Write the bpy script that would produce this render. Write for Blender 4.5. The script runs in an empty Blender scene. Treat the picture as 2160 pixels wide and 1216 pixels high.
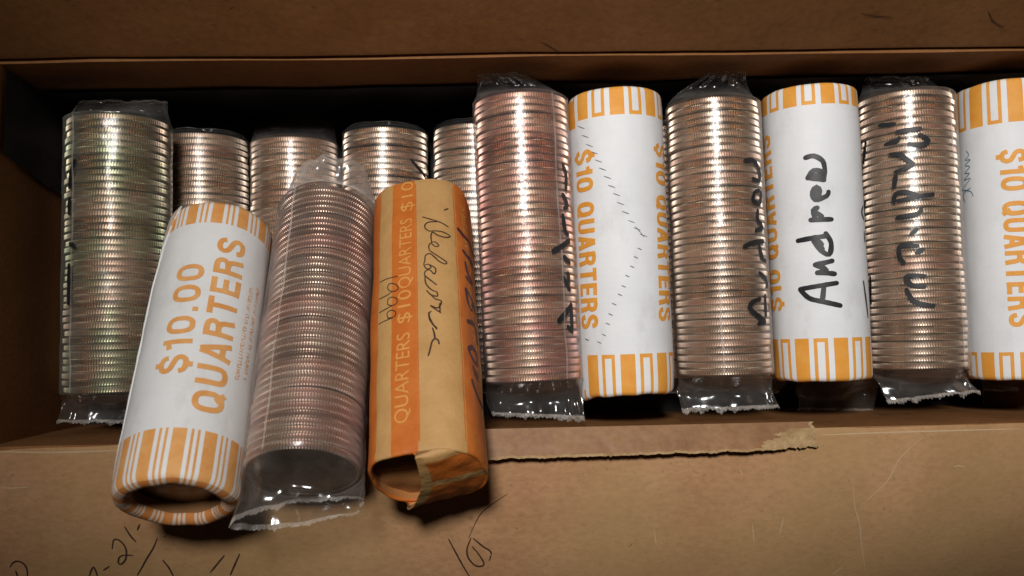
import bpy, bmesh, math, random
from mathutils import Vector, Matrix, noise

# ------------------------------------------------------------------ camera, world, lamp, exposure
# all modelling figures are millimetres; MM turns them into metres
MM = 0.001
sc = bpy.context.scene
COL = sc.collection
FPX, CX, CY = 1800.0, 1080.0, 608.0          # focal length and image centre, in photograph pixels
FOOT = (950.0, 720.0)                        # the pixel straight below the lens
HC = 260.0                                   # height of the lens over the box floor

down = Vector((FOOT[0] - CX, CY - FOOT[1], -FPX)).normalized()
zc = -down
yc = (Vector((0, 1, 0)) - zc * zc.y).normalized()
xc = yc.cross(zc)
RW = Matrix((xc, yc, zc))                    # camera space -> world space
CAM = Vector((0, 0, HC))

cam_data = bpy.data.cameras.new('camera')
cam = bpy.data.objects.new('camera', cam_data)
COL.objects.link(cam)
m4 = RW.to_4x4()
m4.translation = CAM * MM
cam.matrix_world = m4
cam_data.sensor_width = 36.0
cam_data.lens = 36.0 * FPX / 2160.0
cam_data.clip_start = 0.005
cam_data.clip_end = 20
cam_data.dof.use_dof = True
cam_data.dof.focus_distance = 0.214
cam_data.dof.aperture_fstop = 22
sc.camera = cam

world = bpy.data.worlds.new('World')
sc.world = world
world.use_nodes = True
bg = world.node_tree.nodes['Background']
bg.inputs[0].default_value = (1.0, 0.84, 0.70, 1)
bg.inputs[1].default_value = 0.008

ld = bpy.data.lights.new('ceiling_lamp', 'SPOT')
ld.energy = 9.9
ld.color = (1.0, 0.985, 0.965)
ld.shadow_soft_size = 0.04
ld.spot_size = math.radians(60)
ld.spot_blend = 1.0
lamp = bpy.data.objects.new('ceiling_lamp', ld)
COL.objects.link(lamp)
LP = Vector((-52, 172, 530))
LT = Vector((100, 8, 42))
lamp.location = LP * MM
lamp.rotation_euler = (LT - LP).to_track_quat('-Z', 'Y').to_euler()

sc.view_settings.view_transform = 'Standard'
sc.view_settings.look = 'None'
sc.view_settings.exposure = 0.0
sc.view_settings.gamma = 1.0
sc.view_settings.use_curve_mapping = False
sc.render.engine = 'CYCLES'
sc.cycles.use_denoising = True
sc.cycles.sample_clamp_indirect = 3.0
sc.cycles.transparent_max_bounces = 24
sc.cycles.max_bounces = 8

rnd = random.Random(11)


def ray(px, py):
    return (RW @ Vector(((px - CX) / FPX, (CY - py) / FPX, -1))).normalized()


def P(px, py, z):
    d = ray(px, py)
    return CAM + d * ((z - HC) / d.z)


def nz(x, y, z=0.0, k=1.0):
    return noise.noise(Vector((x * k, y * k, z)))


# ------------------------------------------------------------------ materials
def new_mat(name):
    m = bpy.data.materials.new(name)
    m.use_nodes = True
    nt = m.node_tree
    return m, nt, nt.nodes['Principled BSDF'], nt.nodes['Material Output']


def N(nt, t, **kw):
    n = nt.nodes.new(t)
    for k, v in kw.items():
        setattr(n, k, v)
    return n


def ramp(nt, stops):
    r = N(nt, 'ShaderNodeValToRGB')
    e = r.color_ramp.elements
    while len(e) < len(stops):
        e.new(0.5)
    for el, (p, c) in zip(e, stops):
        el.position = p
        el.color = (*c, 1)
    return r


def noise_node(nt, coord, scale, detail=4, rough=0.6, stretch=None):
    t = N(nt, 'ShaderNodeTexNoise')
    t.inputs['Scale'].default_value = scale
    t.inputs['Detail'].default_value = detail
    t.inputs['Roughness'].default_value = rough
    if stretch:
        mp = N(nt, 'ShaderNodeMapping')
        mp.inputs['Scale'].default_value = stretch
        nt.links.new(coord, mp.inputs[0])
        coord = mp.outputs[0]
    nt.links.new(coord, t.inputs['Vector'])
    return t


def mix_rgb(nt, fac, a, b, mode='MIX'):
    n = N(nt, 'ShaderNodeMix', data_type='RGBA', blend_type=mode)
    for sock, v in ((n.inputs[0], fac), (n.inputs[6], a), (n.inputs[7], b)):
        if hasattr(v, 'is_linked'):
            nt.links.new(v, sock)
        elif isinstance(v, (int, float)):
            sock.default_value = v
        else:
            sock.default_value = (*v, 1)
    return n.outputs[2]


def surface_mat(name, c1, c2, scale=60, rough=0.8, bump=0.15, fibre=None, speck=None, bscale=900, spec=0.3, bdist=0.0002, ridges=0.0, smudge=None, drift=None):
    """matte sheet material: two tones in a noise, fine fibres, small specks, fine bump"""
    m, nt, b, out = new_mat(name)
    co = N(nt, 'ShaderNodeTexCoord').outputs['Object']
    n1 = noise_node(nt, co, scale, 6, 0.65)
    r1 = ramp(nt, [(0.34, c1), (0.66, c2)])
    nt.links.new(n1.outputs[0], r1.inputs[0])
    col = r1.outputs[0]
    if fibre:
        n2 = noise_node(nt, co, 500, 3, 0.6, fibre)
        r2 = ramp(nt, [(0.3, (0.80, 0.80, 0.80)), (0.62, (1.06, 1.06, 1.06))])
        nt.links.new(n2.outputs[0], r2.inputs[0])
        col = mix_rgb(nt, 0.8, col, r2.outputs[0], 'MULTIPLY')
    if speck:
        n3 = noise_node(nt, co, 700, 2, 0.5)
        r3 = ramp(nt, [(0.66, (0, 0, 0)), (0.74, (1, 1, 1))])
        nt.links.new(n3.outputs[0], r3.inputs[0])
        col = mix_rgb(nt, r3.outputs[0], col, speck)
    if drift:
        n7 = noise_node(nt, co, 14, 2, 0.5)
        r7 = ramp(nt, [(0.42, (0, 0, 0)), (0.62, (0.5, 0.5, 0.5))])
        nt.links.new(n7.outputs[0], r7.inputs[0])
        col = mix_rgb(nt, r7.outputs[0], col, drift)
    if smudge:
        n5 = noise_node(nt, co, 95, 5, 0.7, (1, 1, 0.45))
        r5 = ramp(nt, [(0.56, (0, 0, 0)), (0.78, (0.75, 0.75, 0.75))])
        nt.links.new(n5.outputs[0], r5.inputs[0])
        col = mix_rgb(nt, r5.outputs[0], col, smudge)
    nt.links.new(col, b.inputs['Base Color'])
    b.inputs['Roughness'].default_value = rough
    b.inputs['Specular IOR Level'].default_value = spec
    n4 = noise_node(nt, co, bscale, 4, 0.7)
    bp = N(nt, 'ShaderNodeBump')
    bp.inputs['Strength'].default_value = bump
    bp.inputs['Distance'].default_value = bdist
    height = n4.outputs[0]
    if ridges:
        wv = N(nt, 'ShaderNodeTexWave', wave_type='BANDS', bands_direction='Z')
        wv.inputs['Scale'].default_value = 2 * math.pi / (20 * 0.00176)
        wv.inputs['Distortion'].default_value = 1.2
        wv.inputs['Detail'].default_value = 1.0
        wv.inputs['Detail Scale'].default_value = 0.6
        nt.links.new(co, wv.inputs['Vector'])
        n6 = noise_node(nt, co, 70, 3, 0.6)
        w2 = N(nt, 'ShaderNodeMath', operation='MULTIPLY')
        nt.links.new(wv.outputs['Fac'], w2.inputs[0])
        nt.links.new(n6.outputs[0], w2.inputs[1])
        w3 = N(nt, 'ShaderNodeMath', operation='MULTIPLY_ADD')
        w3.inputs[1].default_value = ridges
        nt.links.new(w2.outputs[0], w3.inputs[0])
        nt.links.new(height, w3.inputs[2])
        height = w3.outputs[0]
    nt.links.new(height, bp.inputs['Height'])
    nt.links.new(bp.outputs[0], b.inputs['Normal'])
    return m


def film_mat(name, haze, rough, hazecol=(0.75, 0.74, 0.72), tint=(0.97, 0.97, 0.97), bump=0.35, bscale=260, gl=0.55, bdist=0.0006, graze=7.0, g0=0.03, tint2=None):
    """clear plastic film: mostly see-through, a sheen that grows at grazing angles, a little milkiness"""
    m, nt, b, out = new_mat(name)
    nt.nodes.remove(b)
    co = N(nt, 'ShaderNodeTexCoord').outputs['Object']
    nn = noise_node(nt, co, bscale, 3, 0.55)
    bp = N(nt, 'ShaderNodeBump')
    bp.inputs['Strength'].default_value = bump
    bp.inputs['Distance'].default_value = bdist
    nt.links.new(nn.outputs[0], bp.inputs['Height'])
    tr = N(nt, 'ShaderNodeBsdfTransparent')
    tr.inputs[0].default_value = (*tint, 1)
    if tint2:
        nt2 = noise_node(nt, co, 75, 3, 0.6, (1, 1, 0.8))
        rt2 = ramp(nt, [(0.42, tint), (0.60, tint2)])
        nt.links.new(nt2.outputs[0], rt2.inputs[0])
        nt.links.new(rt2.outputs[0], tr.inputs[0])
    df = N(nt, 'ShaderNodeBsdfDiffuse')
    df.inputs[0].default_value = (*hazecol, 1)
    nh = noise_node(nt, co, 120, 4, 0.6)
    mh = N(nt, 'ShaderNodeMapRange')
    mh.inputs['From Min'].default_value = 0.3
    mh.inputs['From Max'].default_value = 0.7
    mh.inputs['To Min'].default_value = haze * 0.5
    mh.inputs['To Max'].default_value = haze * 1.5
    nt.links.new(nh.outputs[0], mh.inputs['Value'])
    lw = N(nt, 'ShaderNodeLayerWeight')
    lw.inputs['Blend'].default_value = 0.5
    p2 = N(nt, 'ShaderNodeMath', operation='POWER')
    p2.inputs[1].default_value = 2.5
    nt.links.new(lw.outputs['Facing'], p2.inputs[0])
    hg = N(nt, 'ShaderNodeMath', operation='MULTIPLY_ADD')
    hg.inputs[1].default_value = graze
    hg.inputs[2].default_value = 1.0
    nt.links.new(p2.outputs[0], hg.inputs[0])
    hm = N(nt, 'ShaderNodeMath', operation='MULTIPLY', use_clamp=True)
    nt.links.new(mh.outputs[0], hm.inputs[0])
    nt.links.new(hg.outputs[0], hm.inputs[1])
    m1 = N(nt, 'ShaderNodeMixShader')
    nt.links.new(hm.outputs[0], m1.inputs[0])
    nt.links.new(tr.outputs[0], m1.inputs[1])
    nt.links.new(df.outputs[0], m1.inputs[2])
    gs = N(nt, 'ShaderNodeBsdfGlossy')
    gs.inputs['Roughness'].default_value = rough
    gs.inputs[0].default_value = (1, 1, 1, 1)
    nt.links.new(bp.outputs[0], gs.inputs['Normal'])
    pw = N(nt, 'ShaderNodeMath', operation='POWER')
    pw.inputs[1].default_value = 3.0
    nt.links.new(lw.outputs['Facing'], pw.inputs[0])
    ma = N(nt, 'ShaderNodeMath', operation='MULTIPLY_ADD')
    ma.inputs[1].default_value = gl
    ma.inputs[2].default_value = g0
    nt.links.new(pw.outputs[0], ma.inputs[0])
    m2 = N(nt, 'ShaderNodeMixShader')
    nt.links.new(ma.outputs[0], m2.inputs[0])
    nt.links.new(m1.outputs[0], m2.inputs[1])
    nt.links.new(gs.outputs[0], m2.inputs[2])
    nt.links.new(m2.outputs[0], out.inputs[0])
    return m


def coin_mat():
    m, nt, b, out = new_mat('coin_metal')
    co = N(nt, 'ShaderNodeTexCoord').outputs['Object']
    oi = N(nt, 'ShaderNodeObjectInfo')
    sep = N(nt, 'ShaderNodeSeparateXYZ')
    nt.links.new(co, sep.inputs[0])
    # copper core between two nickel layers, smeared
    n1 = noise_node(nt, co, 260, 3, 0.6)
    ad = N(nt, 'ShaderNodeMath', operation='MULTIPLY_ADD')
    ad.inputs[1].default_value = 0.0012
    nt.links.new(n1.outputs[0], ad.inputs[0])
    nt.links.new(sep.outputs[2], ad.inputs[2])
    sb = N(nt, 'ShaderNodeMath', operation='SUBTRACT')
    nt.links.new(ad.outputs[0], sb.inputs[0])
    sb.inputs[1].default_value = 0.0006
    mr = N(nt, 'ShaderNodeMapRange')
    mr.inputs['From Min'].default_value = -0.0006
    mr.inputs['From Max'].default_value = 0.0006
    nt.links.new(sb.outputs[0], mr.inputs['Value'])
    rp = ramp(nt, [(0.0, (0.60, 0.53, 0.45)), (0.25, (0.60, 0.50, 0.415)), (0.5, (0.59, 0.46, 0.37)), (0.8, (0.60, 0.50, 0.415)), (1.0, (0.62, 0.56, 0.49))])
    nt.links.new(mr.outputs[0], rp.inputs[0])
    rr = ramp(nt, [(0.0, (0.84, 0.74, 0.66)), (0.3, (0.98, 0.93, 0.88)), (0.62, (1.05, 1.0, 0.95)), (0.85, (0.95, 0.78, 0.72)), (1.0, (1.1, 1.06, 1.0))])
    nt.links.new(oi.outputs['Random'], rr.inputs[0])
    col = mix_rgb(nt, 1.0, rp.outputs[0], rr.outputs[0], 'MULTIPLY')
    nt.links.new(col, b.inputs['Base Color'])
    b.inputs['Metallic'].default_value = 1.0
    rn = N(nt, 'ShaderNodeMapRange')
    rn.inputs['To Min'].default_value = 0.34
    rn.inputs['To Max'].default_value = 0.50
    nt.links.new(oi.outputs['Random'], rn.inputs['Value'])
    nt.links.new(rn.outputs[0], b.inputs['Roughness'])
    return m


M = {}
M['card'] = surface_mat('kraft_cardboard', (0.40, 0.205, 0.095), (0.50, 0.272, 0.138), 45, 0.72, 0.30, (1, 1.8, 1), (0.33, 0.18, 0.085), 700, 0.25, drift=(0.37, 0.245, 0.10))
M['card_dark'] = surface_mat('dark_cardboard', (0.22, 0.09, 0.026), (0.28, 0.122, 0.04), 35, 0.78, 0.35, (1, 1.8, 1), (0.2, 0.1, 0.04), 700, 0.25)  # darker, redder brown for the walls and the raised flaps
M['box_black'] = surface_mat('black_box_sheet', (0.012, 0.011, 0.011), (0.02, 0.018, 0.017), 60, 0.6, 0.2)  # near-black for the floor and the shade sheets added on the walls
M['card_core'] = surface_mat('torn_cardboard_core', (0.36, 0.22, 0.10), (0.56, 0.38, 0.20), 400, 0.9, 0.9, None, None, 1500, 0.1, 0.0006)
M['liner_board'] = surface_mat('brown_liner_board', (0.26, 0.125, 0.052), (0.33, 0.17, 0.075), 60, 0.55, 0.35, (1, 1.8, 1), None, 500, 0.45)
M['scuff'] = surface_mat('pale_scuff', (0.47, 0.33, 0.19), (0.52, 0.37, 0.22), 300, 0.85, 0.2)
M['fibre'] = surface_mat('dark_fibre', (0.07, 0.03, 0.012), (0.1, 0.045, 0.018), 300, 0.85, 0.2)
M['paper'] = surface_mat('white_paper', (0.78, 0.785, 0.79), (0.86, 0.86, 0.86), 55, 0.62, 0.12, None, None, 1200, 0.35, ridges=0.8, smudge=(0.62, 0.61, 0.60))
M['paper_cream'] = surface_mat('cream_paper', (0.74, 0.735, 0.72), (0.83, 0.825, 0.81), 60, 0.66, 0.16, None, None, 900, 0.3, ridges=0.8, smudge=(0.60, 0.57, 0.53))
M['orange'] = surface_mat('orange_print', (0.80, 0.32, 0.035), (0.86, 0.40, 0.075), 220, 0.6, 0.10, None, None, 1200, 0.35)
M['orange_dull'] = surface_mat('faded_orange_print', (0.72, 0.30, 0.075), (0.80, 0.42, 0.15), 240, 0.65, 0.14, None, None, 1000, 0.3)
M['paper_shaded'] = surface_mat('shaded_paper_rim', (0.50, 0.36, 0.25), (0.72, 0.62, 0.52), 200, 0.75, 0.3)  # paper browned to carry the shade on the lower lip
M['orange_shaded'] = surface_mat('shaded_orange_rim', (0.46, 0.15, 0.03), (0.62, 0.25, 0.07), 200, 0.75, 0.3)  # orange print darkened for the same lip shade
M['kraft_in'] = surface_mat('inner_brown_paper', (0.20, 0.09, 0.032), (0.27, 0.13, 0.05), 150, 0.85, 0.3)
M['wrap_in'] = surface_mat('inner_red_brown_paper', (0.34, 0.13, 0.035), (0.42, 0.18, 0.055), 150, 0.85, 0.3)
M['tan'] = surface_mat('tan_wrapper_paper', (0.46, 0.25, 0.085), (0.54, 0.31, 0.115), 110, 0.6, 0.55, None, (0.5, 0.28, 0.1), 190, 0.35, 0.0007)
M['old_orange'] = surface_mat('orange_wrapper_paper', (0.50, 0.115, 0.013), (0.58, 0.165, 0.024), 130, 0.6, 0.55, None, None, 190, 0.35, 0.0007)
M['old_yellow'] = surface_mat('pale_wrapper_lettering', (0.62, 0.26, 0.05), (0.70, 0.33, 0.085), 260, 0.6, 0.15)
M['marker'] = surface_mat('black_marker', (0.014, 0.014, 0.016), (0.028, 0.027, 0.028), 300, 0.45, 0.05)
M['pen'] = surface_mat('dark_pen_ink', (0.035, 0.018, 0.012), (0.06, 0.032, 0.02), 300, 0.6, 0.05)
M['violet'] = surface_mat('purple_black_marker', (0.045, 0.014, 0.028), (0.07, 0.02, 0.03), 300, 0.5, 0.05)
M['blue'] = surface_mat('blue_pen_ink', (0.035, 0.13, 0.24), (0.06, 0.2, 0.3), 300, 0.6, 0.05)
M['grey_ink'] = surface_mat('grey_dash_ink', (0.10, 0.11, 0.13), (0.2, 0.2, 0.22), 300, 0.6, 0.05)
M['film'] = film_mat('clear_film', 0.07, 0.26, (0.60, 0.46, 0.36))
M['film_green'] = film_mat('greenish_film', 0.07, 0.26, (0.48, 0.50, 0.43), (0.97, 0.955, 0.93), tint2=(0.80, 0.95, 0.84))
M['film_pink'] = film_mat('pinkish_film', 0.07, 0.26, (0.62, 0.44, 0.40), (0.98, 0.95, 0.93), tint2=(0.94, 0.77, 0.79))
M['film_hazy'] = film_mat('milky_film', 0.085, 0.26, (0.62, 0.53, 0.48), tint=(0.97, 0.95, 0.94), gl=0.35, graze=4.0, tint2=(0.95, 0.82, 0.82))
M['film_tight'] = film_mat('tight_clear_film', 0.02, 0.3, gl=0.3, bump=0.3)
M['film_tail'] = film_mat('crinkled_film', 0.03, 0.17, (0.62, 0.58, 0.54), bump=0.5, bscale=42, gl=0.6, bdist=0.003, g0=0.055)
M['film_milk'] = film_mat('bunched_milky_film', 0.22, 0.2, (0.62, 0.53, 0.47), bump=0.5, bscale=50, gl=0.5, bdist=0.003, g0=0.05)
M['film_loose'] = film_mat('loose_milky_film', 0.04, 0.13, (0.62, 0.54, 0.47), bump=0.5, bscale=50, gl=0.5, bdist=0.003, g0=0.05)
M['seal'] = film_mat('frayed_film_seal', 0.19, 0.3, (0.72, 0.64, 0.56), bump=0.6, bscale=1500, gl=0.4)
M['coin'] = coin_mat()
M['coin_face'] = surface_mat('shaded_coin_face', (0.17, 0.125, 0.09), (0.27, 0.21, 0.165), 260, 0.32, 0.5, None, None, 420, 0.5, 0.0004)  # metal darkened to hold the shade at the roll ends
M['coin_face'].node_tree.nodes['Principled BSDF'].inputs['Metallic'].default_value = 1.0


# ------------------------------------------------------------------ mesh helper
class MB:
    def __init__(self):
        self.v, self.f, self.m, self.mats = [], [], [], []

    def mi(self, key):
        if key not in self.mats:
            self.mats.append(key)
        return self.mats.index(key)

    def vert(self, p):
        self.v.append(p)
        return len(self.v) - 1

    def face(self, idx, key):
        self.f.append(idx)
        self.m.append(self.mi(key))

    def grid(self, rows, key, closed=False):
        """rows of points; key is a material name or f(row, column)"""
        ids = [[self.vert(p) for p in r] for r in rows]
        n = len(ids[0])
        for i in range(len(ids) - 1):
            for j in range(n if closed else n - 1):
                k = (j + 1) % n
                self.face((ids[i][j], ids[i][k], ids[i + 1][k], ids[i + 1][j]), key(i, j) if callable(key) else key)
        return ids

    def build(self, name, parent=None, smooth=True, angle=50):
        me = bpy.data.meshes.new(name)
        me.from_pydata([Vector(p) * MM for p in self.v], [], self.f)
        for k in self.mats:
            me.materials.append(M[k])
        me.polygons.foreach_set('material_index', self.m)
        me.polygons.foreach_set('use_smooth', [smooth] * len(self.f))
        if smooth:
            me.set_sharp_from_angle(angle=math.radians(angle))
        me.update()
        o = bpy.data.objects.new(name, me)
        COL.objects.link(o)
        if parent:
            o.parent = parent
        return o


def tag(o, label=None, cat=None, group=None, kind=None):
    for k, v in (('label', label), ('category', cat), ('group', group), ('kind', kind)):
        if v:
            o[k] = v
    return o


def empty(name, mat):
    o = bpy.data.objects.new(name, None)
    o.empty_display_size = 0.01
    COL.objects.link(o)
    o.matrix_world = mat
    return o


def smooth_line(pts, step):
    """Catmull-Rom through 2-D points, resampled"""
    if len(pts) < 3:
        (x0, y0), (x1, y1) = pts[0], pts[-1]
        n = max(2, int(math.hypot(x1 - x0, y1 - y0) / step))
        return [(x0 + (x1 - x0) * i / n, y0 + (y1 - y0) * i / n) for i in range(n + 1)]
    p = [pts[0]] + list(pts) + [pts[-1]]
    out = []
    for i in range(1, len(p) - 2):
        a, b, c, d = p[i - 1], p[i], p[i + 1], p[i + 2]
        n = max(2, int(math.hypot(c[0] - b[0], c[1] - b[1]) / step))
        for k in range(n):
            t = k / n
            out.append(tuple(0.5 * (2 * b[q] + (c[q] - a[q]) * t + (2 * a[q] - 5 * b[q] + 4 * c[q] - d[q]) * t * t
                                    + (3 * b[q] - a[q] - 3 * c[q] + d[q]) * t ** 3) for q in (0, 1)))
    out.append(tuple(pts[-1]))
    return out


ink_layer = [0]


def stroke(mb, surf, pts, width, key, taper=0.0, base=0.05, butt=False):
    """a pen stroke laid on a surface; pts are (u, v) in mm on that surface"""
    ink_layer[0] = (ink_layer[0] + 1) % 12
    line = smooth_line(pts, max(0.35, width * 0.5))
    L, R = [], []
    n = len(line)
    off0 = base + ink_layer[0] * 0.006
    for i, (u, v) in enumerate(line):
        a, b = line[max(0, i - 1)], line[min(n - 1, i + 1)]
        dx, dy = b[0] - a[0], b[1] - a[1]
        l = math.hypot(dx, dy) or 1e-6
        w = width * 0.5 * (1 - taper * abs(2 * i / max(1, n - 1) - 1) ** 2) * (1 + (0.04 if butt else 0.18) * nz(u, v, 3.3, 0.9))
        nx, ny = -dy / l * w, dx / l * w
        off = off0 + 0.02 * i / n
        L.append(surf.pt(u + nx, v + ny, off))
        R.append(surf.pt(u - nx, v - ny, off))
    ids = mb.grid([[a, b] for a, b in zip(L, R)], key)
    if butt:
        return
    for i, sgn in ((0, -1), (n - 1, 1)):                      # round ends
        u, v = line[i]
        a, b = line[max(0, i - 1)], line[min(n - 1, i + 1)]
        dx, dy = b[0] - a[0], b[1] - a[1]
        l = math.hypot(dx, dy) or 1e-6
        dx, dy = dx / l * sgn, dy / l * sgn
        w = width * 0.5 * (1 - taper)
        arc = []
        for k in range(1, 5):
            t = math.pi * k / 5 - math.pi / 2
            arc.append(mb.vert(surf.pt(u + w * (dx * math.cos(t) - dy * math.sin(t)), v + w * (dy * math.cos(t) + dx * math.sin(t)), off0 + (0.02 if sgn > 0 else 0))))
        l_, r_ = ids[i]
        mb.face([r_] + arc + [l_] if sgn > 0 else [l_] + arc + [r_], key)


def px_strokes(mb, surf, strokes, width, key, origin=(0, 0), zoom=1.0, taper=0.2, base=0.05):
    for s in strokes:
        pts = [surf.cast(origin[0] + x / zoom, origin[1] + y / zoom) for x, y in s]
        stroke(mb, surf, pts, width, key, taper, base)


def letters(mb, surf, body, start, end, cap, key, up=True, bold=0.02, off=0.06):
    """printed text along the roll: start and end are (u, v) of the middle of the text line"""
    cu = bpy.data.curves.new('lettering', 'FONT')
    cu.body = body
    cu.offset = bold
    cu.resolution_u = 4
    ob = bpy.data.objects.new('lettering', cu)
    COL.objects.link(ob)
    dg = bpy.context.evaluated_depsgraph_get()
    dg.update()
    me = bpy.data.meshes.new_from_object(ob.evaluated_get(dg))
    bpy.data.objects.remove(ob)
    bpy.data.curves.remove(cu)
    bm = bmesh.new()
    bm.from_mesh(me)
    bpy.data.meshes.remove(me)
    xs = [v.co.x for v in bm.verts]
    ys = [v.co.y for v in bm.verts]
    x0, x1, y0, y1 = min(xs), max(xs), min(ys), max(ys)
    nx, ny = max(4, int(len(body) * 2.5)), 9
    for i in range(1, nx):
        bmesh.ops.bisect_plane(bm, geom=bm.verts[:] + bm.edges[:] + bm.faces[:], plane_co=(x0 + (x1 - x0) * i / nx, 0, 0), plane_no=(1, 0, 0))
    for i in range(1, ny):
        bmesh.ops.bisect_plane(bm, geom=bm.verts[:] + bm.edges[:] + bm.faces[:], plane_co=(0, y0 + (y1 - y0) * i / ny, 0), plane_no=(0, 1, 0))
    idx = {}
    for v in bm.verts:
        t = (v.co.x - x0) / (x1 - x0)
        h = ((v.co.y - y0) / (y1 - y0) - 0.5) * cap
        u = start[0] + (end[0] - start[0]) * t + (-h if up else h)
        w = start[1] + (end[1] - start[1]) * t
        idx[v] = mb.vert(surf.pt(u, w, off))
    for f in bm.faces:
        vs = [idx[v] for v in f.verts]
        mb.face(vs if not up else vs, key)
    bm.free()


def loop(cx, cy, rx, ry, n=20):
    out = []
    for i in range(n + 1):
        c, d = math.cos(2 * math.pi * i / n + 0.3), math.sin(2 * math.pi * i / n + 0.3)
        q = (abs(c) ** 2.6 + abs(d) ** 2.6) ** (-1 / 2.6)
        out.append((cx + rx * q * c, cy + ry * q * d))
    return out


S_PATH = [(.50, .69), (.45, .85), (.30, .905), (.15, .86), (.10, .73), (.17, .59), (.32, .51), (.47, .42), (.52, .28), (.45, .13), (.30, .095), (.14, .15), (.09, .31)]
HEAVY = {                                                     # heavy block letters: width, strokes
    '1': (.40, [[(.28, 0), (.28, 1)], [(.28, .80), (.04, .74)]]),
    '0': (.62, [loop(.31, .5, .215, .405)]),
    '$': (.62, [S_PATH, [(.30, .9), (.30, 1.12)], [(.30, .1), (.30, -.12)]]),
    '.': (.22, [[(.1, 0), (.1, .19)]]),
    'Q': (.66, [loop(.32, .5, .225, .405), [(.36, .30), (.58, .01)]]),
    'U': (.62, [[(.1, 1), (.1, .6), (.1, .32), (.15, .15), (.31, .095), (.47, .15), (.52, .32), (.52, .6), (.52, 1)]]),
    'A': (.62, [[(.08, 0), (.29, 1)], [(.54, 0), (.33, 1)], [(.15, .29), (.47, .29)]]),
    'R': (.62, [[(.1, 0), (.1, 1)], [(.1, .905), (.30, .905), (.45, .86), (.50, .725), (.45, .59), (.30, .535), (.1, .535)], [(.33, .53), (.45, .44), (.49, .22), (.53, 0)]]),
    'T': (.56, [[(0, .905), (.56, .905)], [(.28, .9), (.28, 0)]]),
    'E': (.54, [[(.1, 0), (.1, 1)], [(.1, .905), (.53, .905)], [(.1, .51), (.49, .51)], [(.1, .095), (.54, .095)]]),
    'S': (.62, [S_PATH]),
    ' ': (.26, []),
}


def block(mb, surf, body, start, end, cap, key, up=True, weight=.19):
    """heavy printed lettering; start and end are (u, v) of the middle of the line"""
    gap = .11
    total = sum(HEAVY[c][0] for c in body) + gap * (len(body) - 1)
    x = 0.0
    for c in body:
        w, strokes = HEAVY[c]
        for st in strokes:
            pts = []
            for a, b in st:
                t = (x + a) / total
                h = (b - .5) * cap
                pts.append((start[0] + (end[0] - start[0]) * t + (-h if up else h), start[1] + (end[1] - start[1]) * t))
            stroke(mb, surf, pts, weight * cap, key, 0.0, 0.05, True)
        x += w + gap


# ------------------------------------------------------------------ roll geometry
class Roll:
    """frame of a roll: origin at the middle of its lower end, local z up the roll, -y towards its upper side"""

    def __init__(self, top, bot, r):
        (px1, py1, z1), (px0, py0, z0) = top, bot
        self.r = r
        a, n = Vector((0, 1, 0)), Vector((0, 0, 1))
        for _ in range(12):
            p1 = self._axis(px1, py1, z1, n)
            p0 = self._axis(px0, py0, z0, n)
            a = (p1 - p0).normalized()
            n = (Vector((0, 0, 1)) - a * a.z).normalized()
        self.O, self.a, self.n = p0, a, n
        self.L = (p1 - p0).length
        self.X = a.cross(n) if a.cross(n).x > 0 else n.cross(a)
        self.X = a.cross(n)
        self.Y = -n
        self.R3 = Matrix((self.X, self.Y, a)).transposed()
        self.rad = lambda th, s: r

    def _axis(self, px, py, z, n):
        y = P(px, py, z + self.r * n.z).y - self.r * n.y
        q = P(px, py, z)
        # follow the pixel column at the depth of the axis
        return Vector((q.x + 0.0, y, z))

    def matrix(self):
        m = self.R3.to_4x4()
        m.translation = self.O * MM
        return m

    # u is the arc along the girth in mm (0 = upper side, + to the right), v runs up the roll
    def pt(self, u, v, off=0.0):
        th = u / self.r
        q = self.rad(th, v) + off
        return Vector((q * math.sin(th), -q * math.cos(th), v))

    def cast(self, px, py):
        o = self.R3.transposed() @ (CAM - self.O)
        d = self.R3.transposed() @ ray(px, py)
        r = self.r
        th = v = 0.0
        for _ in range(6):
            A = d.x ** 2 + d.y ** 2
            B = o.x * d.x + o.y * d.y
            C = o.x ** 2 + o.y ** 2 - r * r
            disc = B * B - A * C
            t = (-B - math.sqrt(disc)) / A if disc > 0 else -B / A
            q = o + d * t
            th, v = math.atan2(q.x, -q.y), q.z
            r = self.rad(th, v)
        return th * self.r, v


def make_coin():
    mb = MB()
    n, T, R = 119, 0.865, 12.13
    prof = [(R - 0.55, T - 0.004), (R - 0.04, 0.54), (R, 0.49), (R, -0.49), (R - 0.04, -0.54), (R - 0.55, -T + 0.004)]
    rows = []
    for k, (r, z) in enumerate(prof):
        row = []
        for i in range(n):
            for f, dr in ((0.0, 0), (0.26, 0), (0.5, 0.40), (0.78, 0.40)):
                t = 2 * math.pi * (i + f) / n
                q = r - (dr if k in (2, 3) else (dr * .85 if k in (1, 4) else 0))
                row.append((q * math.cos(t), q * math.sin(t), z))
        rows.append(row)
    top = [(11.42, T), (10.9, T), (10.8, T - 0.12), (7.5, T - 0.1), (6.6, T - 0.02), (3.5, T + 0.02), (0.2, T + 0.03)]
    pre = [[(r * math.cos(2 * math.pi * i / (4 * n)), r * math.sin(2 * math.pi * i / (4 * n)), z) for i in range(4 * n)] for r, z in top]
    post = [[(x, y, -z) for x, y, z in row] for row in pre]
    np_ = len(pre)
    mb.grid(pre[::-1] + rows + post, lambda i, j: 'coin_face' if i < np_ - 1 or i >= np_ + len(rows) - 1 else 'coin', True)
    o = mb.build('coin', None, True, 28)
    me = o.data
    bpy.data.objects.remove(o)
    return me


COIN = make_coin()


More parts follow.
